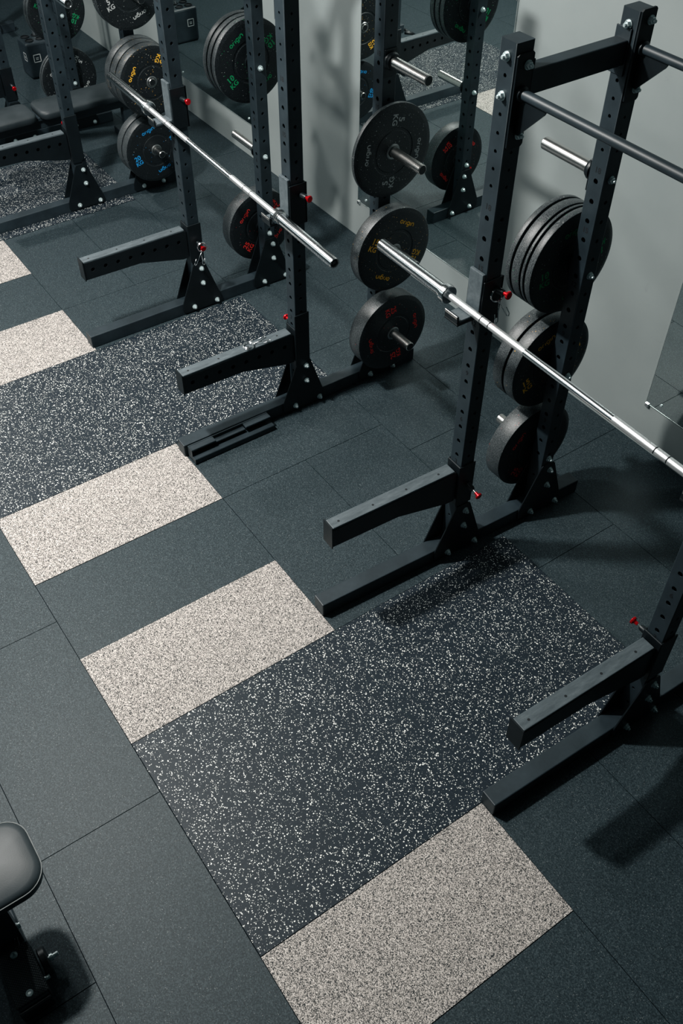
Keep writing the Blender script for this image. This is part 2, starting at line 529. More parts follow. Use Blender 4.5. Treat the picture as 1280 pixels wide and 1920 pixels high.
def horn_mesh(L=.275):
    bm = NB()
    add_lathe(bm, [(.03, .0245), (L - .003, .0245), (L, .022), (L, .0205)], seg=28)
    return bm
ME_HORN = mesh_of('storage_horn', horn_mesh(), 'steel')
bm = NB(); add_lathe(bm, [(.2748, 0), (.2748, .0215), (.2742, .0218)], seg=24); ME_HCAP = mesh_of('horn_cap', bm, 'cap')
bm = NB(); add_box(bm, 0, .008, -.034, .034, -.07, .05, .002); add_lathe(bm, [(.008, .040), (.018, .040), (.020, .038), (.030, .034), (.032, .0245)], seg=28)
ME_HFL = mesh_of('horn_flange', bm, 'powder2')
HORNS = [1.762, 1.36, .858, .365]

class Rack: pass
RACKS = {}

def build_rack(key, xL, xR, kL, kR, ys, label, zb=.0008, sides='LR'):
    t = thing('squat_rack', label, 'squat rack', ((xL + xR) / 2, 1.0 + ys, 0), group='black half racks along the wall')
    r = Rack(); r.t = t; r.ys = ys
    r.x = lambda side, y: (xL + kL * (y - 1)) if side == 'L' else (xR + kR * (y - 1))
    ox, oy = t.location.x, t.location.y
    def P(x, y, z): return (x - ox, y + ys - oy, z)   # rack coordinates (y before the shift) to local
    r.P = P
    for side in sides:
        k = kL if side == 'L' else kR
        yaw = -math.atan(k)
        # foot beam
        bm = NB(); L = 1.51
        add_box(bm, -W, W, 0, L, 0, H, .004, 2)
        obj('foot_beam', (bm, 'powder'), t, P(r.x(side, 1.0), 1.0, zb), (0, 0, yaw))
        for yy in (YF, YR):
            yc = yy + W; xc = r.x(side, yc)
            u = obj('upright', ME_UP, t, P(xc, yc, zb + H), (0, 0, 0))
            u.scale.z = (TOP - H) / TOP
            # keep hole heights true: holes were laid out from the floor
            u.scale.z = 1.0; u.location.z = zb
            for s in (-1, 1):
                g = obj('gusset_plate', ME_GUS, t, P(xc + s * (W + .0005) - (.007 if s < 0 else 0), yc, zb), (0, 0, yaw))
            for (dy, z) in ((-.060, .040), (.098, .034), (.016, .284), (.016, .185)):
                obj('bolt', ME_BOLT, t, P(xc + W + .0076 + k * dy, yc + dy, zb + z))
                obj('bolt', ME_BOLT, t, P(xc - W - .0076 + k * dy, yc + dy, zb + z), (0, 0, PI))
        yc = YR + W; xc = r.x(side, yc); s = -1 if side == 'L' else 1
        for z in HORNS:
            f = obj('horn_flange', ME_HFL, t, P(xc + s * W, yc, z), (0, 0, 0 if s > 0 else PI))
            obj('storage_horn', ME_HORN, f); obj('horn_cap', ME_HCAP, f)
            obj('bolt', ME_BOLT, t, P(xc - s * (W + .0004), yc, z - .005), (0, 0, PI if s > 0 else 0))
        # top side beam between the uprights
        ya, yb = YF + 2 * W, YR
        bm = NB(); add_box(bm, -.028, .028, ya, yb, 2.165, 2.245, .004, 2)
        for (a, b) in ((ya, ya + .006), (yb - .006, yb)): add_box(bm, -.033, .033, a, b, 2.13, 2.28, .001)
        xm = r.x(side, (ya + yb) / 2)
        obj('side_beam', (bm, 'powder'), t, P(xm, 0, 0))
        for yy, sy in ((YF, -1), (YR, -1)):
            for z in (2.290, 2.170):
                obj('bolt', ME_BOLT, t, P(r.x(side, yy + W), yy - .0004, z), (0, 0, -PI / 2))
    # pull-up bars with their bracket plates
    xa, xb = r.x('L', YF + W) + W, r.x('R', YF + W) - W
    for yy, zb_, rad in ((YF + W, 2.183, .0165), (YR + W, 2.222, .0165)):
        xl, xr_ = r.x('L', yy), r.x('R', yy)
        bm = NB(); add_cyl(bm, (xl + W + .006, yy, zb_), (xr_ - W - .006, yy, zb_), rad, 24)
        obj('pull_up_bar', (bm, 'powder'), t, P(0, 0, 0))
        for x, s in ((xl + W, 1), (xr_ - W, -1)):
            bm = NB()
            add_poly_prism(bm, [(-.033, -.17), (-.026, -.178), (.030, -.178), (.037, -.17), (.037, .115), (.030, .122), (-.026, .122), (-.033, .115)], 'x', 0, s * .007)
            add_poly_prism(bm, [(s * .006, -.13), (s * .006, -.012), (s * .13, -.012), (s * .12, -.03), (s * .02, -.13)], 'y', -.003, .003)
            add_lathe(bm, [(.006, .024), (.018, .024), (.024, .0165)], (0, 0, 0), (s, 0, 0), 20)
            obj('bar_bracket', (bm, 'powder2'), t, P(x, yy, zb_))
            for dz in (.085, -.135):
                obj('bolt', ME_BOLT, t, P(x + s * .0074, yy + .012, zb_ + dz), (0, 0, 0 if s > 0 else PI))
    RACKS[key] = r
    return r

r3 = build_rack(3, -.129, 1.027, .0466, .03, .0, 'black half rack nearest the camera, its top crossbars in view at right')
r2 = build_rack(2, -2.5625, -1.4123, .0084, .0084, -.01, 'black half rack in the middle carrying a barbell above the 15 KG plate')
r1 = build_rack(1, -5.36, -4.124, .03, .0, -.076, 'black half rack at upper left with a padded bench inside it')
r0 = build_rack(0, -8.82, -7.64, .0, .0, .0, 'partly seen black half rack in the extreme top left corner', sides='LR')

# ------------------------------------------------------------------ J-cups and safety arms
def knob_pin(parent, loc, d=(1, 0, 0), out=.0):
    """spring pin: black barrel on the sleeve and a red pull knob"""
    bm = NB(); add_lathe(bm, [(0, .013), (.030, .013), (.038, .0095), (.038, 0)], (0, 0, 0), d, 18)
    b = obj('pin_barrel', (bm, 'powder2'), parent, loc)
    bm = NB()
    if out: add_lathe(bm, [(.036, .004), (.040 + out, .004)], (0, 0, 0), d, 10, 1)
    o = .038 + out
    add_lathe(bm, [(o, 0), (o, .007), (o + .014, .008), (o + .018, .0155), (o + .024, .0165), (o + .027, .0145), (o + .027, 0)], (0, 0, 0), d, 20)
    k = obj('pull_knob', (bm, ['red', 'steel']), b)
    return b

def j_cup(rack, side, zfloor, ylip, label, ztop):
    """zfloor: top of the shelf that carries the bar; ylip: front lip (rack y incl. shift)"""
    yu = YF + rack.ys
    xc = rack.x(side, YF)
    t = thing('j_cup', label, 'barbell hook', (xc, yu, zfloor), group='barbell hooks on the uprights')
    d = yu - ylip
    h = ztop - zfloor
    bm = NB(); add_box(bm, -W, W, -.016, -.0015, -.02, h, .003, 2); obj('back_pad', (bm, 'liner'), t)
    bm = NB(); add_box(bm, -W, W, -d, -.002, -.012, 0, .002); obj('shelf_pad', (bm, 'liner'), t)
    bm = NB(); add_box(bm, -W - .001, W + .001, -d - .008, -.001, -.022, -.0125, .001); add_box(bm, -W, W, -d - .009, -d - .001, -.0125, .020, .001)
    obj('shelf_plate', (bm, 'powder2'), t)
    bm = NB(); add_box(bm, -W + .002, W - .002, -d - .011, -d - .009, .010, .022, .0008); obj('lip_strip', (bm, 'steel'), t)
    # sleeve hugging the right side of the post
    bm = NB()
    e = .0008
    add_box(bm, W + e, W + .0075, -.010, 2 * W + .012, -.055, h - .03, .002)
    add_box(bm, -W - .0075, -W - e, -.010, .035, -.03, h - .05, .002)
    add_box(bm, W - .02, W + .0075, 2 * W + e, 2 * W + .0095, -.055, h - .03, .002)
    obj('sleeve', (bm, 'powder2'), t)
    knob_pin(t, (W + .0075, .052, h * .52), (1, .12, .05))
    return t

def add_holed_plate(bm, outline, holes, th, M4):
    cu = bpy.data.curves.new('t', 'CURVE'); cu.dimensions = '2D'; cu.fill_mode = 'BOTH'; cu.extrude = th / 2
    for pts in [outline] + [[(cx + r * math.cos(2 * PI * k / 18), cy + r * math.sin(2 * PI * k / 18)) for k in range(18)] for cx, cy, r in holes]:
        sp = cu.splines.new('POLY'); sp.points.add(len(pts) - 1); sp.use_cyclic_u = True
        for p, q in zip(sp.points, pts): p.co = (q[0], q[1], 0, 1)
    o = bpy.data.objects.new('t', cu); C.objects.link(o)
    dg = bpy.context.evaluated_depsgraph_get(); dg.update()
    me = bpy.data.meshes.new_from_object(o.evaluated_get(dg))
    me.transform(M4 @ Matrix.Translation((0, 0, th / 2)))
    bm.from_mesh(me); bpy.data.meshes.remove(me); bpy.data.objects.remove(o); bpy.data.curves.remove(cu)

def safety_arm(rack, side, ztop, label, variant, L=.655, pull=0.0, ring=None):
    yu = YF + rack.ys; xc = rack.x(side, YF)
    k = .0466 if rack is r3 and side == 'L' else (.03 if rack in (r3, r1) else .0084)
    t = thing('safety_arm', label, 'safety arm', (xc, yu, ztop), (0, 0, -math.atan(k) * .8), group='safety spotter arms on the racks')
    y0 = -L
    prof = [(y0, -.012), (-.012, -.012), (-.012, -.185), (-.05, -.185), (-L + .335, -.118), (y0, -.112)]
    bm = NB(); w = .031
    holes = [(y0 + .05 + i * .077, -.058 - .0015 * i, .0115) for i in range(8)] if variant else []
    for x in (-w, w - .004):
        add_holed_plate(bm, prof, holes, .004, Matrix.Translation((x, 0, 0)) @ FACE)
    for (ya, za), (yb, zb2) in zip(prof, prof[1:] + prof[:1]):      # top, end, underside and rear strips close the hollow beam
        dy, dz = yb - ya, zb2 - za; l = math.hypot(dy, dz); ny, nz = dz / l * .004, -dy / l * .004
        add_poly_prism(bm, [(ya, za), (yb, zb2), (yb + ny, zb2 + nz), (ya + ny, za + nz)], 'x', -w + .0042, w - .0042)
    obj('arm_beam', (bm, ['powder2', 'ink']), t)
    bm = NB(); add_box(bm, -w + .0015, w - .0015, y0 + .003, -.022, -.0118, 0, .003, 2)
    for i in range(4): add_lathe(bm, [(.0002, 0), (.0002, .0055), (-.001, .0058)], (.004, y0 + .045 + i * .172, 0), (0, 0, 1), 12, 1)
    obj('top_liner', (bm, ['liner', 'ink']), t)
    bm = NB(); add_box(bm, -w - .004, w + .004, y0 - .006, y0 - .0002, -.118, .006, .001); obj('end_plate', (bm, 'powder2'), t)
    # square sleeve round the post
    e = .0008; q = .007
    bm = NB()
    add_box(bm, -W - q, W + q, -q - e, -e, -.21, .022, .002)
    add_box(bm, W + e, W + e + q, -q, 2 * W + .006, -.22, .022 if variant < 2 else .105, .002)
    add_box(bm, -W - e - q, -W - e, -q, 2 * W + .006, -.22, .022, .002)
    if variant >= 2: add_box(bm, W + e, W + e + q, .055, 2 * W + .012, -.255, -.20, .002)
    obj('sleeve', (bm, 'powder2'), t)
    if pull is not None:
        if side == 'R' and rack is r3: knob_pin(t, (-W - q, .03, -.035), (-1, -.1, .12), .012)
        elif variant == 2: knob_pin(t, (-W - q, .03, .0), (-1, 0, .1), .0)
        else: knob_pin(t, (W + q, .048, -.10), (1, .05, -.2), pull)
    return t

B3Y, B2Y = 1.66, 1.63
def barz3(x): return 1.401 - (x + .625) * .0115
def barz2(x): return 1.239 - (x + 3.15) * .0287
RS = .0142
j_cup(r3, 'L', barz3(-.1) - RS - .001, 1.598, 'barbell hook on the tall upright beside the 10 KG plates, clip hanging from its pin', 1.540)
j_cup(r3, 'R', barz3(1.05) - RS - .001, 1.598, 'barbell hook under the long barbell just past the right picture edge', 1.540)
j_cup(r2, 'L', barz2(-2.557) - RS - .001, 1.588, 'barbell hook beside the yellow lettered plate, left end of the middle bar', 1.398)
j_cup(r2, 'R', barz2(-1.40) - RS - .001, 1.588, 'barbell hook holding the middle bar next to its right collar', 1.352)

A3L = safety_arm(r3, 'L', .556, 'black safety arm with plain side at the centre, red knob pulled out', 0, pull=.018)
A3R = safety_arm(r3, 'R', .568, 'black safety arm at lower right above the speckled mat, red knob at its back left', 0, pull=0)
A2R = safety_arm(r2, 'R', .512, 'black safety arm with a spring clip lying on its top', 2, pull=0)
A2L = safety_arm(r2, 'L', .560, 'black safety arm with holes, spring clip hanging at its knob', 1, L=.655, pull=0)
A1R = safety_arm(r1, 'R', .560, 'black safety arm at upper left in front of the padded bench', 2, pull=0)
A1L = safety_arm(r1, 'L', .560, 'black safety arm in the top left behind the bench, partly out of frame', 1, pull=0)

# ------------------------------------------------------------------ barbells
def barbell(p0, p1, rings, smooth, label, sleeve=.425):
    p0, p1 = Vector(p0), Vector(p1); L = (p1 - p0).length
    ax = (p1 - p0).normalized()
    t = thing('barbell', label, 'barbell', p0, group='chrome olympic barbells')
    t.rotation_euler = ax.to_track_quat('X', 'Z').to_euler()
    s0, s1 = sleeve, L - sleeve
    R = .0142
    cuts = [(s0, rings[0], 'k'), (rings[0], rings[0] + .005, 'b'), (rings[0] + .005, rings[1], 'k'), (rings[1], rings[1] + .005, 'b'), (rings[1] + .005, smooth[0], 'k'),
            (smooth[0], smooth[1], 's'), (smooth[1], rings[2], 'k'), (rings[2], rings[2] + .005, 'b'), (rings[2] + .005, rings[3], 'k'), (rings[3], rings[3] + .005, 'b'), (rings[3] + .005, s1, 'k')]
    bm = NB()
    for a, b, kx in cuts:
        if b <= a: continue
        rr = {'k': R, 'b': R - .0012, 's': R - .0006}[kx]; mi = {'k': 1, 'b': 2, 's': 0}[kx]
        add_lathe(bm, [(a, R - .002), (a, rr), (b, rr), (b, R - .002)], seg=28, mat=mi)
    obj('shaft', (bm, ['chrome', 'knurl', 'ink']), t)
    for e in (0, 1):
        bm = NB()
        a, b = (0, s0) if e == 0 else (s1, L)
        if e == 0: pr = [(.006, 0), (.006, .018), (.0, .0195), (.0, .0235), (.003, .025), (s0 - .042, .025), (s0 - .040, .029), (s0 - .034, .029), (s0 - .030, .0275), (s0 - .026, .0275), (s0 - .024, .0375), (s0 - .004, .0375), (s0, .035), (s0, 0)]
        else: pr = [(L - .006, 0), (L - .006, .018), (L, .0195), (L, .0235), (L - .003, .025), (s1 + .042, .025), (s1 + .040, .029), (s1 + .034, .029), (s1 + .030, .0275), (s1 + .026, .0275), (s1 + .024, .0375), (s1 + .004, .0375), (s1, .035), (s1, 0)]
        add_lathe(bm, pr, seg=40)
        sl = obj('sleeve', (bm, 'chrome'), t)
        bm = NB(); x = .0055 if e == 0 else L - .0055
        d = -1 if e == 0 else 1
        add_lathe(bm, [(x, 0), (x, .0185), (x - d * .002, .0190)], seg=28)
        ec = obj('end_cap', (bm, 'cap'), sl)
        bm = NB(); add_text(bm, '20', .017, Matrix.Translation((x + d * .0004, 0, 0)) @ Matrix.Rotation(PI / 2 * d, 4, 'Z') @ Matrix.Rotation(PI / 2, 4, 'X'), .0003)
        obj('end_number', (bm, 'hub'), ec)
    return t
def d2(xs, x0): return [x - x0 for x in xs]
barbell((-.625, B3Y, barz3(-.625)), (1.575, B3Y, barz3(1.575)), d2([-.008, .037, .838, .891], -.625), d2([.228, .658], -.625), 'long chrome barbell on the nearest rack, running out of the right edge', .432)
barbell((-3.15, B2Y, barz2(-3.15)), (-.916, B2Y, barz2(-.916)), d2([-2.472, -2.413, -1.68, -1.619], -3.15), d2([-2.243, -1.80], -3.15), 'chrome barbell on the middle rack, both ends in view', .478)
barbell((-5.682, 1.585, 1.535), (-3.482, 1.585, 1.535), [.66, .71, 1.48, 1.53], [.9, 1.3], 'barbell on the far rack, only its numbered end cap in view at the top left')

# ------------------------------------------------------------------ weight plates
def glyph_paths():
    def arc(cx, cy, r, a0, a1, n=10): return [(cx + r * math.cos(math.radians(a0 + (a1 - a0) * i / n)), cy + r * math.sin(math.radians(a0 + (a1 - a0) * i / n))) for i in range(n + 1)]
    r = .38
    return {'o': (arc(r, .44, r, 0, 360, 20), .76), 'r': ([(0, 0), (0, .44)] + arc(.34, .44, .34, 170, 85, 6), .40), 'i': ([(0, 0), (0, .80)], 0.0),
            'g': (arc(r, .44, r, 20, 380, 20), .76), 'n': ([(0, 0), (0, .44)] + arc(r, .44, r, 175, 5, 10) + [(.76, .44), (.76, 0)], .76)}
def add_stroke(bm, pts, w, M4):
    """flat ribbon with round ends"""
    def V(p): return bm.verts.new(M4 @ Vector((p[0], p[1], 0)))
    h = w / 2; n = len(pts); L, R = [], []
    closed = math.dist(pts[0], pts[-1]) < 1e-4
    for i, p in enumerate(pts):
        a = pts[i - 1] if i > 0 else (pts[-2] if closed else p); b = pts[i + 1] if i < n - 1 else (pts[1] if closed else p)
        dx, dy = b[0] - a[0], b[1] - a[1]; l = math.hypot(dx, dy) or 1
        nx, ny = -dy / l * h, dx / l * h
        L.append(V((p[0] + nx, p[1] + ny))); R.append(V((p[0] - nx, p[1] - ny)))
    for i in range(n - 1): bm.faces.new((L[i], R[i], R[i + 1], L[i + 1]))
def add_logo(bm, unit, M4):
    g = glyph_paths(); x = 0; tot = 0; w = .25; gap = .13
    word = 'origin'
    tot = sum(g[c][1] + w for c in word) + gap * (len(word) - 1)
    x = -tot / 2 + w / 2
    for c in word:
        pts, adv = g[c]
        T = M4 @ Matrix.Scale(unit, 4) @ Matrix.Translation((x, -.42, 0))
        add_stroke(bm, pts, w, T)
        if c == 'g':
            tail = [(.76, .84), (.76, .0)] + [(.40 + .36 * math.cos(math.radians(a)), -.02 + .34 * math.sin(math.radians(a))) for a in (-10, -30, -50, -70, -90, -110, -135)]
            add_stroke(bm, tail, w, T)
        x += adv + w + gap
def logo_mark():
    bm = NB(); add_logo(bm, .0205, FACE @ Matrix.Translation((0, .150, .0008))); return bm
def weight_mark(kg):
    bm = NB(); Q = FACE @ Matrix.Translation((0, .150, .0008)) @ Matrix.Rotation(-PI / 2, 4, 'Z')
    add_text(bm, str(kg), .046, Q @ Matrix.Translation((0, .019, 0)), .0012)
    add_text(bm, 'KG', .040, Q @ Matrix.Translation((0, -.019, 0)), .0010)
    return bm
LOGO = {k: mesh_of('logo_lettering', logo_mark(), 't%d' % k) for k in PC}
LET = {k: mesh_of('weight_lettering', weight_mark(k), 't%d' % k) for k in PC}
PL = {}
def plate_mesh(kg, th):
    key = (kg, round(th, 4))
    if key in PL: return PL[key]
    bm = NB(); R = .225; e = min(.006, th * .22)
    pr = [(0, .030), (0, .098), (-.0022, .102), (-.0022, .112), (0, .116), (0, R - .026), (-.0015, R - .014), (-e, R - .001), (-e - .002, R), (-th + e + .002, R), (-th + e, R - .001), (-th + .0015, R - .014), (-th, R - .026), (-th, .030)]
    add_lathe(bm, pr, seg=96)
    bm.normal_update()
    for f in bm.faces:
        if abs(f.normal.x) < .72 and math.hypot(f.calc_center_median().y, f.calc_center_median().z) > .2: f.material_index = 1
    me = mesh_of('weight_plate', bm, ['p%d' % kg, 'r%d' % kg])
    bm = NB(); add_lathe(bm, [(.0025, .0262), (.0035, .028), (.0035, .034), (.0005, .038), (-.004, .038), (-th + .004, .038), (-th - .0004, .034), (-th - .0004, .0262), (.0025, .0262)], seg=40)
    hb = mesh_of('hub_ring', bm, 'hub')
    PL[key] = (me, hb); return PL[key]
WORD = {5: 'grey', 10: 'green', 15: 'yellow', 20: 'blue', 25: 'red'}
def plate(kg, th, xf, yc, zc, phi, label, group):
    me, hb = plate_mesh(kg, th)
    t = thing('weight_plate', label, 'weight plate', (xf, yc, zc), (math.radians(phi - 90), 0, 0), group=group, me=me)
    obj('hub_ring', hb, t)
    for k in (0, 2): obj('logo_lettering', LOGO[kg], t, (0, 0, 0), (k * PI / 2, 0, 0))
    for k in (1, 3): obj('weight_lettering', LET[kg], t, (0, 0, 0), (k * PI / 2, 0, 0))
    return t
def stack(rack, side, z, specs, group):
    """specs from the upright outwards: (kg, thickness, phi, label)"""
    s = -1 if side == 'L' else 1
    yc = YR + W; x = rack.x(side, yc) + s * (W + .0215)
    for kg, th, phi, label in specs:
        xf = x if s < 0 else x + th
        plate(kg, th, xf, yc + rack.ys, z - .0008, phi, label, group)
        x += s * (th + .0012)
stack(r3, 'L', HORNS[1] + .018 - .018, [(10, .041, 100, 'green 10 KG bumper plate at the front of the stack by the nearest upright'), (10, .021, 40, 'thin black plate second in the stack behind the front green 10 KG plate'), (10, .054, 10, 'thickest black plate third in the stack behind the front green 10 KG plate'), (10, .034, 70, 'rearmost flecked plate of the stack behind the front green 10 KG plate')], 'plates on the nearest rack, upper horn')
stack(r3, 'L', HORNS[2], [(15, .069, 114, 'yellow lettered 15 KG plate under the long barbell, front one of two'), (15, .069, 30, 'plain rimmed plate behind the yellow lettered 15 KG one under the long barbell')], 'plates on the nearest rack, middle horn')
stack(r3, 'L', HORNS[3], [(25, .099, 142, 'red lettered 25 KG plate lowest on the nearest rack')], 'plates on the nearest rack, lowest horn')
stack(r2, 'R', HORNS[1], [(5, .030, -8, 'thin grey lettered 5 KG plate in front of the mirror, steel horn through it')], 'plates on the middle rack, right side')
stack(r2, 'R', HORNS[2], [(15, .079, 62, 'yellow lettered 15 KG plate behind the end of the long barbell')], 'plates on the middle rack, right side')
stack(r2, 'R', HORNS[3], [(25, .103, 10, 'red lettered 25 KG plate near the floor, lowest of three at the centre')], 'plates on the middle rack, right side')
stack(r2, 'L', HORNS[1], [(10, .047, 124, 'green lettered 10 KG plate at the top, partly hidden by two uprights'), (10, .047, 20, 'middle plate of the three in the green lettered top stack'), (10, .047, 70, 'rear plate of the three in the green lettered top stack')], 'plates on the middle rack, left side')
stack(r2, 'L', HORNS[3], [(25, .099, 138, 'red lettered 25 KG plate low behind the end of the middle barbell')], 'plates on the middle rack, left side')
stack(r1, 'R', HORNS[1], [(5, .026, 10, 'grey rear plate at the top edge above the yellow 15 KG plates'), (5, .026, 40, 'grey middle plate at the top edge above the yellow 15 KG plates'), (5, .026, 110, 'grey lettered 5 KG plate at the top edge above yellow plates, front one')], 'plates on the far rack, right side')
stack(r1, 'R', HORNS[2], [(15, .080, 10, 'rear plate of the stack behind the yellow lettered far plate'), (15, .080, 50, 'second plate of the stack behind the yellow lettered far plate'), (15, .080, 149, 'yellow lettered 15 KG plate behind the left end of the middle barbell')], 'plates on the far rack, right side')
stack(r1, 'R', HORNS[3], [(20, .080, 10, 'plain plate behind the blue lettered 20 KG plate'), (20, .080, 107, 'blue lettered 20 KG plate low at the upper left')], 'plates on the far rack, right side')
stack(r1, 'L', HORNS[3], [(5, .032, -37, 'grey lettered 5 KG plate low at the far upper left, front one'), (5, .032, 20, 'brownish rimmed plate behind the far grey 5 KG plate')], 'plates on the far rack, left side')
stack(r1, 'L', HORNS[2], [(10, .047, 60, 'green lettered 10 KG plate cut by the top left edge, front one'), (10, .047, 0, 'flecked plate behind the far green 10 KG plate')], 'plates on the far rack, left side')

# ------------------------------------------------------------------ spring clips
def spring_clip(label, loc, rot, turns=3):
    t = thing('spring_clip', label, 'barbell clip', loc, rot, group='chrome spring barbell clips')
    bm = NB(); R = .027
    for k in range(turns):
        pts = [(R * math.cos(2 * PI * i / 28), R * math.sin(2 * PI * i / 28), .003 + .0052 * k) for i in range(28)]
        add_tube(bm, pts, .0023, 8, closed=True)
    obj('coil', (bm, 'chrome'), t)
    for sgn, z in ((1, .003), (-1, .003 + .0052 * (turns - 1))):
        a = math.radians(14 * sgn)
        d = Vector((math.cos(a), math.sin(a), 0)); n = Vector((-d.y, d.x, 0)) * sgn
        o = Vector((R * .9, 0, z)); L = .088
        pts = [o, o + d * L * .5, o + d * L, o + d * (L + .008) + n * .006, o + d * L + n * .013, o + d * (L * .62) + n * .015]
        bm = NB(); add_tube(bm, pts, .0022, 8); obj('wire_handle', (bm, 'chrome'), t)
    return t
spring_clip('chrome spring clip lying on top of a safety arm', (-1.402, 1.432, .5135), (0, 0, math.radians(88)))
yu = YF + r2.ys
spring_clip('chrome spring clip hanging from the red knob below the middle rack arm', (r2.x('L', YF) + .082, yu + .052, .452), (0, 0, 0)).rotation_euler = Matrix(((0, .2, .98, 0), (-.25, .95, -.19, 0), (-.97, -.24, .05, 0), (0, 0, 0, 1))).to_euler()
t = spring_clip('chrome spring clip hanging from the hook pin on the nearest rack', (r3.x('L', YF) + .0475, YF + .054, 1.442), (0, 0, 0), 2)
t.rotation_euler = Matrix(((.15, .1, .98, 0), (.25, .95, -.15, 0), (-.96, .26, .1, 0), (0, 0, 0, 1))).to_euler()

# ------------------------------------------------------------------ loose steel channel on the floor
t = thing('steel_channel', 'loose black steel channel lying on the floor beside the middle foot beam', 'steel channel', (-1.32, 1.25, .0))
bm = NB()
add_box(bm, -.048, -.040, -.238, .240, .001, .078, .001)
add_box(bm, -.040, -.002, -.238, -.098, .066, .078, .002); add_box(bm, -.040, -.002, .085, .240, .066, .078, .002)
add_box(bm, -.040, -.008, -.098, .085, .052, .062, .002)
add_box(bm, -.040, .028, -.238, .245, .001, .036, .003)
obj('channel_body', (bm, 'powder'), t)
bm = NB(); add_box(bm, -.048, .030, -.243, -.2385, .001, .037, .001); add_box(bm, -.048, -.001, -.243, -.2385, .037, .079, .001)
e_ = obj('end_plate', (bm, 'powder'), t)

# ------------------------------------------------------------------ benches
def rounded_pad(lx, ly, h, rad, crown=.012):
    """rounded rectangle pad centred on the origin, bottom at z=0"""
    bm = NB(); pts = []
    for cx, cy, a0 in ((lx / 2 - rad, ly / 2 - rad, 0), (-lx / 2 + rad, ly / 2 - rad, 90), (-lx / 2 + rad, -ly / 2 + rad, 180), (lx / 2 - rad, -ly / 2 + rad, 270)):
        for i in range(9):
            a = math.radians(a0 + 90 * i / 8); pts.append((cx + rad * math.cos(a), cy + rad * math.sin(a), math.cos(a), math.sin(a)))
    levels = [(0, -.006), (.006, 0), (h - .024, .003), (h - .016, .001), (h - .007, -.006), (h - .002, -.018), (h + crown * .4, -.05), (h + crown, -min(lx, ly) * .42)]
    rings = []
    for z, off in levels:
        o = max(off, -rad * 3)
        ring = []
        for (x, y, c, s) in pts:
            sx = (lx / 2 + off) / (lx / 2); sy = (ly / 2 + off) / (ly / 2)
            ring.append(bm.verts.new((x * sx, y * sy, z)))
        rings.append(ring)
    n = len(pts)
    for p, q in zip(rings, rings[1:]):
        for i in range(n): bm.faces.new((p[i], p[(i + 1) % n], q[(i + 1) % n], q[i])).smooth = True
    bm.faces.new(rings[0][::-1]); bm.faces.new(rings[-1]).smooth = True
    bmesh.ops.recalc_face_normals(bm, faces=bm.faces[:])
    return bm, pts

# foreground bench, axis along y, only its end in the picture
t = thing('exercise_bench', 'black padded exercise bench cut off at the lower left corner', 'bench', (.415, -1.10, 0))
bm, pts = rounded_pad(.272, 1.22, .062, .085)
pad = obj('seat_pad', (bm, 'vinyl'), t, (0, .005, .385))
bm = NB(); add_tube(bm, [(x * 1.022, y * 1.005, .044) for x, y, *_ in pts], .0022, 6, closed=True); obj('piping', (bm, 'stitch'), pad)
bm = NB(); add_box(bm, -.09, .09, -.56, .56, -.016, 0, .003); obj('pad_board', (bm, 'cap'), pad)
bm = NB(); add_box(bm, -.036, .036, -.56, .50, .290, .3685, .006, 2); obj('spine', (bm, 'powder'), t)
bm = NB()
out = [(.030, .3685), (.070, .3685), (.074, .34), (.078, .24), (.094, .115), (.112, .0935), (.03, .0935)]
add_poly_prism(bm, out, 'y', .452, .459); add_poly_prism(bm, out, 'y', .364, .371)
add_poly_prism(bm, [(.066, .366), (.070, .34), (.074, .24), (.090, .115), (.096, .115), (.080, .242), (.076, .342), (.072, .368)], 'y', .371, .452)
add_box(bm, -.035, .035, .37, .45, .0935, .29, .004)
obj('leg_bracket', (bm, 'powder'), t)
bm = NB(); add_box(bm, -.30, .312, .358, .462, .010, .093, .008, 2); obj('cross_foot', (bm, 'powder'), t)
bm = NB(); add_box(bm, .118, .306, .356, .464, .0935, .1015, .003, 2); add_box(bm, .118, .306, .4622, .467, .03, .0995, .002)
gp = obj('grip_plate', (bm, 'grip'), t)
for x, y in ((.140, .412), (.282, .410)):
    bm = NB(); add_lathe(bm, [(0, 0), (0, .0125), (.003, .0115), (.0045, .005), (.002, .0045), (.002, 0)], (0, 0, 0), (0, 0, 1), 18); obj('screw', (bm, 'zinc'), gp, (x, y, .1015))
bm = NB(); add_box(bm, .3125, .324, .356, .464, .004, .082, .005, 2); obj('end_cap', (bm, 'cap'), t)
bm = NB(); add_lathe(bm, [(0, 0), (0, .045), (.004, .05), (.022, .05), (.026, .045), (.026, 0)], (0, 0, 0), (0, 1, 0), 28); wh = obj('wheel', (bm, 'cap'), t, (.195, .476, .052))
bm = NB(); add_cyl(bm, (0, .024, 0), (0, .060, 0), .008, 14); add_lathe(bm, [(.030, .0), (.030, .014), (.040, .014), (.040, 0)], (0, 0, 0), (0, 1, 0), 6); obj('axle_bolt', (bm, 'zinc'), wh)
bm = NB(); add_lathe(bm, [(0, 0), (0, .008), (.016, .008), (.016, 0)], (0, 0, 0), (0, 1, 0), 6); obj('axle_bolt', (bm, 'zinc'), t, (.252, .4672, .06))
bm = NB(); add_lathe(bm, [(0, 0), (0, .014), (.003, .014), (.003, .0105), (.011, .0105), (.011, 0)], (0, 0, 0), (0, 1, 0), 6); obj('screw', (bm, 'zinc'), t, (.072, .459, .135))
bm = NB(); add_box(bm, -.25, .25, -.52, -.44, .0015, .08, .006); add_box(bm, -.035, .035, -.51, -.45, .08, .29, .004); obj('far_foot', (bm, 'powder'), t)

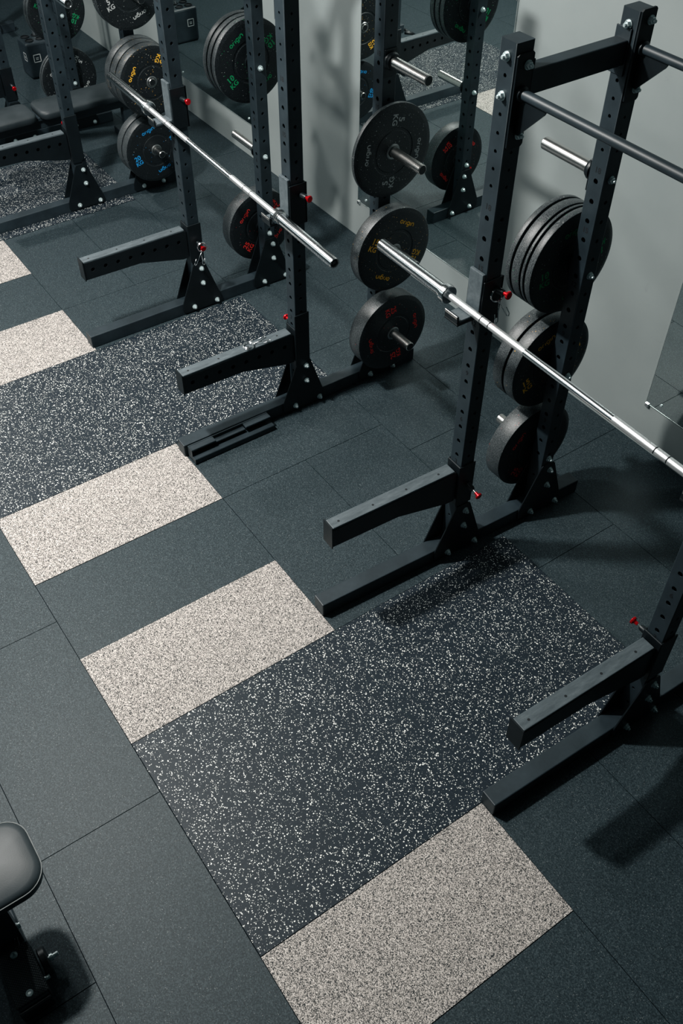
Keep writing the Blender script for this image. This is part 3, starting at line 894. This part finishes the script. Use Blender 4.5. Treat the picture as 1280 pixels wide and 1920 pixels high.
# bench inside the far rack, axis along y
t = thing('exercise_bench', 'black padded adjustable bench standing inside the far rack', 'bench', (-4.86, 1.35, 0))
bm, pts = rounded_pad(.27, .40, .06, .06); obj('seat_pad', (bm, 'vinyl'), t, (0, .10, .385))
bm, pts = rounded_pad(.27, .80, .06, .06); obj('back_pad', (bm, 'vinyl'), t, (0, .735, .385))
bm = NB(); add_box(bm, -.03, .03, -.35, 1.10, .29, .36, .004); add_box(bm, -.03, .03, -.30, -.24, .05, .29, .004); add_box(bm, -.03, .03, 1.0, 1.06, .05, .29, .004); add_box(bm, -.06, .06, -.1, .9, .3605, .384, .002)
obj('frame', (bm, 'powder'), t)
for y in (-.27, 1.03):
    bm = NB(); add_box(bm, -.22, .22, y - .03, y + .03, .0015, .055, .004); obj('cross_foot', (bm, 'powder'), t)
bm = NB(); add_tube(bm, [(-.06, -.34, .30), (-.06, -.42, .28), (-.05, -.45, .26), (.05, -.45, .26), (.06, -.42, .28), (.06, -.34, .30)], .013, 10); obj('carry_handle', (bm, 'cap'), t)

# ------------------------------------------------------------------ bar holder with upright bars
HX, HY = -6.52, 2.40
t = thing('bar_holder', 'small black steel bar holder block with a square logo badge', 'bar holder', (HX, HY, 0))
bm = NB(); add_box(bm, -.105, .105, -.20, .20, .0015, .30, .022, 3)
obj('holder_body', (bm, 'powder'), t)
hol = [(-.05, -.14), (.05, -.14), (-.05, -.045), (.05, -.045), (-.05, .05), (.05, .05), (-.05, .145), (.05, .145)]
for x, y in hol:
    bm = NB(); add_lathe(bm, [(.0, .030), (.008, .030), (.008, .036), (0, .037)], (0, 0, 0), (0, 0, 1), 24); add_lathe(bm, [(.001, 0), (.001, .030)], (0, 0, 0), (0, 0, 1), 24, 1)
    obj('holder_socket', (bm, ['cap', 'ink']), t, (x, y, .3002))
def badge(rotz, loc):
    bm = NB()
    q = [(-.03, -.03), (.03, -.03), (.03, .03), (-.03, .03), (-.03, -.03)]
    MM = Matrix.Rotation(PI / 2, 4, 'X')
    for a, b in zip(q, q[1:]): add_stroke(bm, [a, b], .006, MM)
    for yy in (-.008, .004): add_stroke(bm, [(-.012, yy), (.012, yy)], .005, MM)
    obj('logo_badge', (bm, 'white'), t, loc, (0, 0, rotz))
badge(0, (.045, -.2012, .18)); badge(PI, (.0, .2012, .20)); badge(PI / 2, (.1062, -.12, .17))
for i, (x, y) in enumerate(((-.05, .145), (.05, .145), (.05, .05), (-.05, -.045))):
    b = thing('barbell', ['upright barbell standing in the holder, leftmost in the mirror', 'upright barbell second in the holder seen in the mirror', 'upright barbell third in the holder seen in the mirror', 'upright barbell at the front of the holder seen in the mirror'][i], 'barbell', (HX + x, HY + y, .3092), group='bars standing in the holder')
    bm = NB(); add_lathe(bm, [(0, 0), (0, .0245), (.36, .0245), (.362, .036), (.385, .036), (.386, .0142), (1.3, .0142), (1.301, .036), (1.324, .036), (1.325, .0245), (1.68, .0245), (1.68, 0)], (0, 0, 0), (0, 0, 1), 24)
    obj('shaft', (bm, 'chrome'), b)

# ------------------------------------------------------------------ lights
def area(x, y, z, p, size=.35, col=(1, .985, .96), aim=None, shape='DISK'):
    l = bpy.data.lights.new('ceiling_or_fill_light', 'AREA'); l.shape = shape; l.size = size; l.energy = p; l.color = col
    o = bpy.data.objects.new('ceiling_or_fill_light', l); C.objects.link(o); o.location = (x, y, z)
    if aim: o.rotation_euler = (Vector((x, y, z)) - Vector(aim)).to_track_quat('Z', 'Y').to_euler()
    return o
area(-1.65, -.27, 4.1, 288, .28)
area(-2.57, .30, 4.16, 60, .28)
area(-5.9, .20, 4.0, 160, .28)
strip = area(-5.8, -1.2, 4.05, 70, .1, aim=(-5.8, 1.4, .5), shape='RECTANGLE')
strip.data.size = 12.0; strip.data.size_y = .30
soft_fill = area(-6.0, -3.6, 3.1, 40, .1, aim=(-6.0, 1.2, .6), col=(.86, .97, 1), shape='RECTANGLE')  # added fill panel greying the chrome and lifting front faces, not a ceiling fixture
soft_fill.data.size = 10.0; soft_fill.data.size_y = 1.1
w = bpy.data.worlds.new('world'); S.world = w; w.use_nodes = True
w.node_tree.nodes['Background'].inputs[0].default_value = (.50, .82, .84, 1); w.node_tree.nodes['Background'].inputs[1].default_value = .012

S.view_settings.view_transform = 'Standard'
S.view_settings.look = 'None'
S.view_settings.exposure = 0.0
S.view_settings.use_curve_mapping = True
cm = S.view_settings.curve_mapping
for ch, pts in ((0, ((.010, .0056), (.04, .032), (.20, .198))), (1, ((.010, .0068), (.04, .036), (.20, .202))), (2, ((.010, .0072), (.04, .037), (.20, .200)))):
    for p in pts: cm.curves[ch].points.new(*p)
cm.update()
S.cycles.use_denoising = True
S.cycles.max_bounces = 8; S.cycles.diffuse_bounces = 3; S.cycles.glossy_bounces = 4
S.cycles.sample_clamp_indirect = 8.0
